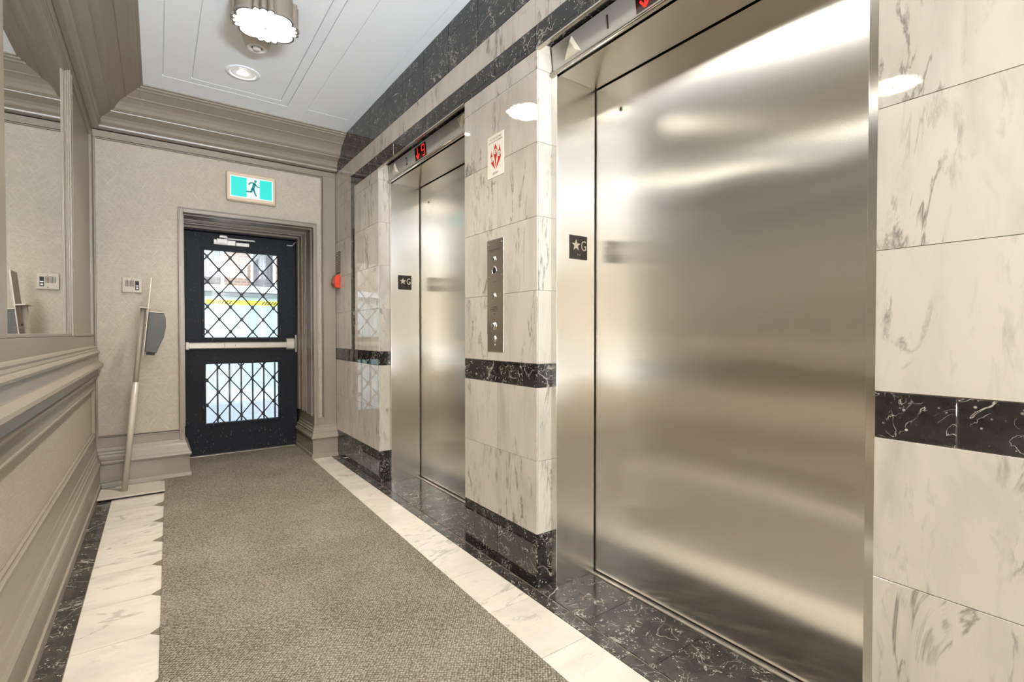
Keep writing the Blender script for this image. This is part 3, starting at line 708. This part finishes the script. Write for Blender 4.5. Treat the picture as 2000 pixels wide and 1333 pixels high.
for wn in (WU, WLo):
    x0, x1, z0, z1 = wn; w = 0.022; w2 = 0.010
    MB().box(x0-w, x0-0.001, DY-0.006, DY, z0-w, z1+w).box(x1+0.001, x1+w, DY-0.006, DY, z0-w, z1+w).box(x0-0.001, x1+0.001, DY-0.006, DY, z0-w, z0-0.001).box(x0-0.001, x1+0.001, DY-0.006, DY, z1+0.001, z1+w).build('window_bead', DOORP, D, 0.002)
    MB().box(x0, x1, DY+0.018, DY+0.024, z0, z1).build('wired_glass', GLASS, D)
    # fine wire cast in the glass
    mb = MB(); s = 0.0127; r = 0.00028
    x = x0+s/2
    while x < x1: mb.box(x-r, x+r, DY+0.0206, DY+0.0212, z0, z1); x += s
    z = z0+s/2
    while z < z1: mb.box(x0, x1, DY+0.0206, DY+0.0212, z-r, z+r); z += s
    wv = mb.build('glass_wire', CLOSER, D); wv['kind'] = 'stuff'
    # diamond lattice on the outside of the glass: single diagonal bars, rosettes on the crossings
    hx, hz = 0.0868, 0.1084; ox, oz = (0.352, 1.079) if wn is WU else (0.344, 0.657)
    yl = DY+0.012
    def clip(p, d):
        ts = []
        lo, hi = -9, 9
        for c0, dd, a, b in ((p[0], d[0], x0, x1), (p[1], d[1], z0, z1)):
            t0, t1 = (a-c0)/dd, (b-c0)/dd
            lo = max(lo, min(t0, t1)); hi = min(hi, max(t0, t1))
        return (lo, hi) if hi - lo > 0.15 else None
    for sgn in (1, -1):
        for k in range(-14, 15):
            # the line through the node (ox + 2k*hx, oz) with slope +-hz/hx
            p = (ox + 2*k*hx, oz); d = (hx, sgn*hz); t = clip(p, d)
            if t:
                a = (p[0]+d[0]*t[0], yl + sgn*0.0018, p[1]+d[1]*t[0]); b = (p[0]+d[0]*t[1], yl + sgn*0.0018, p[1]+d[1]*t[1])
                MB().tube(a, b, 0.0050, 6).build('lattice_bar', LATTICE, D)
    for i in range(-2, 9):
        for j in range(-12, 13):
            if (i + j) % 2: continue
            nx, nz = ox + i*hx, oz + j*hz
            if x0+0.008 < nx < x1-0.008 and z0+0.008 < nz < z1-0.008:
                star = [(( 0.019 if q % 2 == 0 else 0.010)*math.cos(q*PI/4)*(0.75 if q % 4 == 0 else 1.0), (0.019 if q % 2 == 0 else 0.010)*math.sin(q*PI/4)*1.1) for q in range(8)]
                MB().prism(star, lambda u, v, t: (nx+u, t, nz+v), yl-0.0095, yl-0.004).build('lattice_rosette', LATTICE, D)
# push bar
pb = empty('push_bar', (0.62, DY-0.03, 0.93), parent=D)
bp = [(-0.0, 0.928), (-0.048, 0.930), (-0.056, 0.938), (-0.056, 0.976), (-0.050, 0.984), (0.0, 0.986)]
MB().prism(bp, lambda u, v, t: (t, DY-0.0005+u, v), 0.192, 0.985).build('bar_rail', BARPAINT, pb, 0.001)
MB().box(0.188, 0.214, DY-0.060, DY-0.0008, 0.925, 0.989).build('bar_end_cap', BARPAINT, pb, 0.004)
MB().box(0.47, 0.80, DY-0.0605, DY-0.052, 0.936, 0.978).build('push_pad', BARPAINT, pb, 0.003)
MB().lathe([(0, -0.003), (0.004, -0.0025), (0.005, 0)], (0.555, DY-0.0605, 0.958), 'y', 10).build('bar_screw', CHROME, pb)
hs = [(0.0, 0.912), (-0.050, 0.914), (-0.062, 0.926), (-0.064, 0.990), (-0.052, 1.016), (0.0, 1.020)]
MB().prism(hs, lambda u, v, t: (t, DY-0.0005+u, v), 0.972, 1.040).build('latch_case', BARPAINT, pb, 0.004)
MB().box(1.052, 1.071, DY-0.030, DY-0.001, 0.888, 1.048).build('strike_plate', BARPAINT, pb, 0.003)
# overhead closer
cc = empty('door_closer', (0.52, DY-0.02, 1.82), parent=D)
MB().box(0.395, 0.565, DY-0.050, DY-0.0006, 1.830, 1.878).build('closer_body', CLOSER, cc, 0.005)
MB().box(0.565, 0.672, DY-0.042, DY-0.0006, 1.832, 1.866).build('closer_tube', CLOSER, cc, 0.004)
MB().box(0.420, 0.500, DY-0.056, DY-0.0500, 1.838, 1.884).build('closer_cover', CLOSER, cc, 0.003)
MB().tube((0.480, DY-0.025, 1.878), (0.480, DY-0.025, 1.896), 0.010).build('closer_pivot', CLOSER, cc)
MB().prism([(0.435, 1.892), (0.445, 1.915), (0.495, 1.914), (0.510, 1.892)], lambda u, v, t: (u, t, v), DY-0.050, DY-0.010).build('closer_shoe', CLOSER, cc, 0.003)
MB().box(0.47, 0.715, DY-0.040, DY-0.022, 1.889, 1.897).build('closer_arm', CLOSER, cc, 0.002)
MB().box(0.48, 0.715, DY-0.066, DY-0.050, 1.879, 1.887).build('closer_arm', CLOSER, cc, 0.002)
MB().box(0.985, 1.035, DY-0.030, DY-0.006, 1.880, 1.890).build('stay_bracket', CLOSER, cc, 0.002)
MB().tube((1.03, DY-0.018, 1.886), (1.064, DY-0.03, 1.925), 0.004, 8).build('stay_arm', CLOSER, cc)
for xz in ((0.232, 1.862), (0.262, 1.905), (0.300, 1.905)):
    MB().lathe([(0, -0.003), (0.004, -0.002), (0.005, 0)], (xz[0], DY-0.0005, xz[1]), 'y', 10).build('door_screw', CHROME, D)
MB().box(0.21, 1.045, 4.955, 4.999, 0.010, 0.014).build('door_threshold', ALU, D, 0.001)

# ================================================================== THINGS ON THE END WALL
# exit sign with running figure
X = empty('exit_sign', (0.612, PY, 2.10), 'lit green running figure exit sign above the exit door', 'sign')
sy = PY-0.042
MB().box(0.448, 0.792, PY-0.024, PY-0.0003, 2.095, 2.305).build('sign_back', PLASTIC, X, 0.006)
MB().box(0.440, 0.786, sy, PY-0.020, 2.100, 2.322).build('sign_housing', plain('beige_sign_housing', srgb(206, 182, 158), 0.4), X, 0.010)
fy = sy-0.0012; fx0, fx1, fz0, fz1 = 0.464, 0.765, 2.128, 2.290
MB().box(fx0, fx1, fy, sy, fz0, fz1).build('sign_border', EX_WHITE, X)
e = 0.006; dx0, dx1 = 0.578, 0.670
MB().box(fx0+e, dx0, fy-0.0006, fy, fz0+e, fz1-e).build('green_field', EX_TEAL, X)
MB().box(dx1, fx1-e, fy-0.0006, fy, fz0+e, fz1-e).build('green_field', EX_TEAL, X)
MB().box(dx0, dx1, fy-0.0005, fy, fz0+e, fz1-e).build('doorway_field', EX_WHITE, X)
mb = MB(); ry = fy-0.0012
def stroke(p, q, w0, w1):
    p = Vector(p); q = Vector(q); d = (q-p).normalized(); n = Vector((-d.y, d.x))
    mb.quad(*[(v.x, ry, v.y) for v in (p-n*w0, q-n*w1, q+n*w1, p+n*w0)])
def disc(c, r): mb.quad(*[(c[0]+r*math.cos(a*PI/8), ry, c[1]+r*math.sin(a*PI/8)) for a in range(16)])
disc((0.640, 2.268), 0.010)
stroke((0.634, 2.250), (0.622, 2.205), 0.011, 0.010); disc((0.633, 2.247), 0.010); disc((0.622, 2.206), 0.010)
stroke((0.630, 2.253), (0.604, 2.252), 0.005, 0.0045); stroke((0.606, 2.254), (0.591, 2.234), 0.005, 0.005)
stroke((0.637, 2.248), (0.652, 2.224), 0.005, 0.004); stroke((0.651, 2.226), (0.669, 2.224), 0.004, 0.0035)
stroke((0.618, 2.208), (0.610, 2.178), 0.009, 0.006); stroke((0.612, 2.181), (0.574, 2.180), 0.0065, 0.005); disc((0.611, 2.181), 0.006)
stroke((0.626, 2.206), (0.636, 2.172), 0.008, 0.006); stroke((0.635, 2.175), (0.646, 2.150), 0.006, 0.005)
mb.build('running_figure', EX_MAN, X, fix=False)

# intercom
I = empty('intercom', (-0.145, PY, 1.351), 'beige square intercom plate with speaker slots and white button', 'intercom')
iy = PY-0.014
MB().box(-0.201, -0.088, iy, PY-0.0003, 1.351, 1.459).build('intercom_plate', PLASTIC, I, 0.004)
for k in range(8): MB().box(-0.183+k*0.0066, -0.1800+k*0.0066, iy-0.0004, iy+0.001, 1.394, 1.437).build('speaker_slot', VOID, I)
pn = MB().box(-0.127, -0.105, iy-0.0015, iy+0.001, 1.371, 1.434).build('button_panel', BLACK, I)
MB().lathe([(0, -0.003), (0.006, -0.003), (0.007, 0)], (-0.116, iy-0.0015, 1.383), 'y', 20).build('call_button', WHITEP, pn)
MB().box(-0.123, -0.109, iy-0.002, iy-0.0015, 1.399, 1.402).build('name_strip', CHROME, pn)
for z in (1.365, 1.446): MB().lathe([(0, -0.0015), (0.0025, -0.001), (0.003, 0)], (-0.144, iy, z), 'y', 10).build('screw', CHROME, I)

# leaning hand sanitiser stand
lean = math.atan(0.092); P0 = Vector((-0.188, 4.13, 0.022))
S = empty('sanitizer_stand', P0 - Vector((0, 0, 0.022)), 'leaning grey hand sanitiser stand with dark dispenser in the corner by the end wall', 'stand')
Rm = Matrix.Rotation(lean, 3, 'Y')
def leaned(mb):
    mb.v = [tuple(P0 + Rm @ Vector(p)) for p in mb.v]; return mb
STANDP = plain('stand_grey_paint', srgb(176, 164, 148), 0.3, 0.0, 0.02)
MB().box(-0.318, 0.030, 4.005, 4.262, 0.012, 0.022).build('base_plate', STANDP, S, 0.002)
MB().box(-0.300, 0.015, 4.03, 4.25, 0.0, 0.012).build('base_foot', BLACK, S)
leaned(MB().tube((0, 0, -0.002), (0, 0, 0.72), 0.0175, 20)).build('pole', STANDP, S)
leaned(MB().tube((0, 0, 0.72), (0, 0, 1.212), 0.0155, 20)).build('pole', STANDP, S)
leaned(MB().box(-0.020, 0.036, -0.085, 0.085, 1.212, 1.218)).build('top_bracket', STANDP, S, 0.001)
leaned(MB().box(0.025, 0.031, -0.085, 0.085, 0.900, 1.212)).build('back_plate', STANDP, S, 0.001)
leaned(MB().box(0.024, 0.032, -0.085, 0.085, 1.218, 1.420)).build('sign_panel', STANDP, S, 0.001)
leaned(MB().tube((0.0, 0.0, 1.10), (0.03, 0.0, 1.10), 0.006, 10)).build('bolt', CHROME, S)
dp = [(0.0, 0.925), (0.062, 0.920), (0.074, 0.965), (0.094, 1.03), (0.100, 1.10), (0.094, 1.16), (0.084, 1.186), (0.0, 1.190)]
dd = leaned(MB().prism([(0.033+u, v) for u, v in dp], lambda u, v, t: (u, t, v), -0.058, 0.058)).build('dispenser', DISP, S, 0.004)
leaned(MB().box(0.033, 0.118, -0.059, 0.059, 1.1905, 1.197)).build('dispenser_lid', STANDP, dd, 0.002)
leaned(MB().box(0.040, 0.088, -0.045, 0.045, 0.905, 0.9225)).build('dispenser_nozzle', BLACK, dd, 0.002)

# ================================================================== CEILING FITTINGS
def scallop(R):
    pts = []; a = math.radians(8)
    for k in range(4):
        for wd, bl, n in ((48, 0.16, 14), (14, 0.15, 7), (14, 0.15, 7), (14, 0.15, 7)):
            for i in range(n):
                s = i/n; r = R*(0.91 + bl*math.sin(PI*s)**0.7); th = a + math.radians(wd*s)
                pts.append((r*math.cos(th), r*math.sin(th)))
            a += math.radians(wd)
    return pts
def lamp(cx, cy, label):
    L = empty('ceiling_lamp', (cx, cy, 2.585), label, 'ceiling lamp', 'scalloped drum lamps along the ceiling')
    R = 0.142; zb, zt = 2.592, CZ-0.0005
    o1 = scallop(R); i1 = scallop(R*0.955); n = len(o1)
    mb = MB()
    ringp = lambda pts, z: [(cx+x, cy+y, z) for x, y in pts] + [(cx+pts[0][0], cy+pts[0][1], z)]
    mb.strip([ringp(i1, zt), ringp(i1, zb+0.012), ringp(i1, zb+0.012), ringp(o1, zb+0.012), ringp(o1, zb+0.012), ringp(o1, zt)])
    mb.build('lamp_shade', SHADE, L, fix=False)
    o2 = scallop(R*1.03)
    MB().strip([ringp(i1, zb+0.010), ringp(i1, zb), ringp(o2, zb), ringp(o2, zb+0.014), ringp(o1, zb+0.014)]).build('lamp_rim', RIM, L, fix=False)
    # frosted diffuser plate closing the bottom
    i2 = scallop(R*0.952)
    mb = MB(); mb.v = [(cx+x, cy+y, zb+0.006) for x, y in i2]; mb.f = [tuple(reversed(range(len(i2))))]; mb.sm = [False]
    d = mb.build('diffuser', DIFFUSER, L, fix=False)
    MB().lathe([(0, -0.016), (0.006, -0.014), (0.008, -0.006), (0.004, 0.0), (0.004, 0.006)], (cx, cy, zb+0.002), 'z', 14).build('finial', RIM, L)
    MB().lathe([(0.0, 0), (0.06, 0), (0.06, 0.02), (0.0, 0.02)], (cx, cy, zt-0.0205), 'z', 24).build('ceiling_canopy', SHADE, L)
lamp(0.450, 2.735, 'scalloped taupe drum ceiling lamp next to the smoke detector')
lamp(0.448, 1.13, 'scalloped taupe drum ceiling lamp in front of elevator 1')

def downlight(cx, cy, label):
    L = empty('downlight', (cx, cy, CZ-0.004), label, 'downlight')
    MB().lathe([(0.066, -0.001), (0.070, -0.006), (0.096, -0.004), (0.100, -0.0004)], (cx, cy, CZ), 'z', 40).build('trim_ring', CEIL, L)
    MB().lathe([(0.0, -0.0012), (0.030, -0.0016), (0.067, -0.0035)], (cx, cy, CZ), 'z', 40).build('reflector', CEIL, L)
    MB().lathe([(0.0, -0.0045), (0.016, -0.0040), (0.020, -0.0018)], (cx, cy, CZ), 'z', 24).build('bulb', BULB, L)
    sl = bpy.data.lights.new('downlight_beam', 'SPOT'); sl.energy = BEAM; sl.color = (1.0, 0.95, 0.88); sl.spot_size = math.radians(105); sl.spot_blend = 1.0; sl.shadow_soft_size = 0.03
    so = bpy.data.objects.new('downlight_beam', sl); place(so, (cx, cy, CZ-0.012), L)
downlight(0.452, 3.55, 'round recessed downlight in the ceiling near the exit wall')
downlight(0.452, 1.93, 'added round fill downlight in the ceiling between the two drum lamps')  # added lamp out of view; its floor bounce brightens the ceiling
downlight(0.452, -0.20, 'added round fill downlight in the ceiling behind the lamp of elevator 1')  # another added lamp, behind the camera, for more floor bounce

SD = empty('smoke_detector', (0.464, 3.09, 2.645), 'round smoke detector hanging beside the scalloped lamp', 'smoke detector')
MB().lathe([(0.074, 0.0), (0.072, -0.012), (0.062, -0.040), (0.056, -0.054), (0.050, -0.058)], (0.464, 3.09, CZ-0.0003), 'z', 36).build('housing', plain('beige_detector', srgb(206, 196, 182), 0.45), SD)
MB().lathe([(0.050, -0.058), (0.032, -0.060), (0.030, -0.058), (0.030, -0.048)], (0.464, 3.09, CZ-0.0003), 'z', 36).build('face_ring', WHITEP, SD)
MB().lathe([(0.030, -0.048), (0.020, -0.046)], (0.464, 3.09, CZ-0.0003), 'z', 36).build('sensing_gap', RIM, SD)
MB().lathe([(0.0, -0.066), (0.016, -0.066), (0.021, -0.062), (0.021, -0.046)], (0.464, 3.09, CZ-0.0003), 'z', 30).build('sensor_cap', WHITEP, SD)

# ================================================================== WALL BEHIND THE CAMERA
m = MB()
m.box(-0.47, 1.80, YB-0.12, YB, 0, CZ)
wall_b = m.build('wall_back', plain('darkened_back_wall', (0.05, 0.032, 0.022, 1), 0.6, 0, 0.2, 4)); tag(wall_b, kind='structure')  # unseen wall, coloured dark to cut its reflection in the door glass

# ================================================================== OUTSIDE
gr = MB().box(-14, 16, 5.12, 8.7, -0.12, -0.02).build('floor_outside', ROAD); tag(gr, kind='structure')
sw = MB().box(-14, 16, 8.7, 10.75, -0.12, 0.02).build('sidewalk', CONC); tag(sw, kind='structure')
B = empty('building', (1.3, 11.0, 0), 'brown brick building with tall white framed windows across the street', 'building')
by = 10.8
MB().box(-8, 10, by, by+0.4, 0.0, 1.86).build('base_wall', PALEW, B)
MB().box(-8, 10, by-0.06, by+0.4, 1.78, 1.84).build('sill_ledge', plain('grey_ledge', srgb(120, 122, 124), 0.8), B)  # grey ledge just below the window sill
MB().box(-8, 10, by-0.10, by+0.4, 1.86, 1.98).build('window_sill', FRAMEW, B)
sc = 10.8/9.0
bays = [(-2.0, -0.6), (-0.55, 0.30), (0.40, 1.00), (1.46, 1.94), (2.4, 3.2), (3.7, 4.6)]
wx = [(-2.4, -1.5), (-1.0, -0.1), (0.20, 1.03), (1.48, 1.93), (2.4, 3.2), (3.7, 4.6)]
prev = -8
for a, b in wx:
    MB().box(prev, a-0.0, by+0.02, by+0.4, 1.98, 6.0).build('brick_pier', BRICK, B)
    w = MB().box(a, a+0.045, by-0.02, by+0.08, 1.98, 5.6).box(b-0.045, b, by-0.02, by+0.08, 1.98, 5.6).box(a+0.045, b-0.045, by-0.02, by+0.08, 5.5, 5.6).build('window_frame', FRAMEW, B)
    MB().box(a+0.045, b-0.045, by+0.10, by+0.12, 1.98, 5.5).build('window_pane', PANE_OUT, w)
    prev = b
MB().box(prev, 10, by+0.02, by+0.4, 1.98, 6.0).build('brick_pier', BRICK, B)
MB().box(-8, 10, by+0.02, by+0.4, 5.6, 8.0).build('brick_upper_wall', BRICK, B)
# yellow hazard banner on posts in front of the base wall
Bn = empty('hazard_banner', (1.3, 10.5, 1.6), 'yellow banner with black diagonal stripes hung along the street fence', 'banner')
MB().box(0.70, 2.35, 10.47, 10.474, 1.60, 1.685).build('banner_cloth', YEL, Bn)
for x in (0.93, 0.99, 1.05, 1.11, 1.66, 1.71, 1.76, 1.81, 1.86):
    MB().quad((x-0.050, 10.4685, 1.61), (x-0.026, 10.4685, 1.61), (x+0.026, 10.4685, 1.675), (x+0.002, 10.4685, 1.675)).build('black_stripe', BLACK, Bn, fix=False)
for x in (-0.4, 1.62, 3.4): MB().tube((x, 10.5, 0.02), (x, 10.5, 1.76), 0.016, 8).build('post', FRAMEW, Bn)
# railing just outside the door
Rl = empty('railing', (0.64, 5.32, -0.02), 'black metal railing with thin upright bars outside the exit door', 'railing')
for k in range(-8, 16): MB().tube((0.35+k*0.0975, 5.32, 0.06), (0.35+k*0.0975, 5.32, 0.90), 0.008, 8).build('baluster', RAILM, Rl)
for z in (0.05, 0.90): MB().box(-0.5, 1.9, 5.305, 5.335, z, z+0.03).build('rail', RAILM, Rl)
for x in (-0.48, 1.88): MB().box(x-0.02, x+0.02, 5.30, 5.34, -0.02, 0.95).build('rail_post', RAILM, Rl)
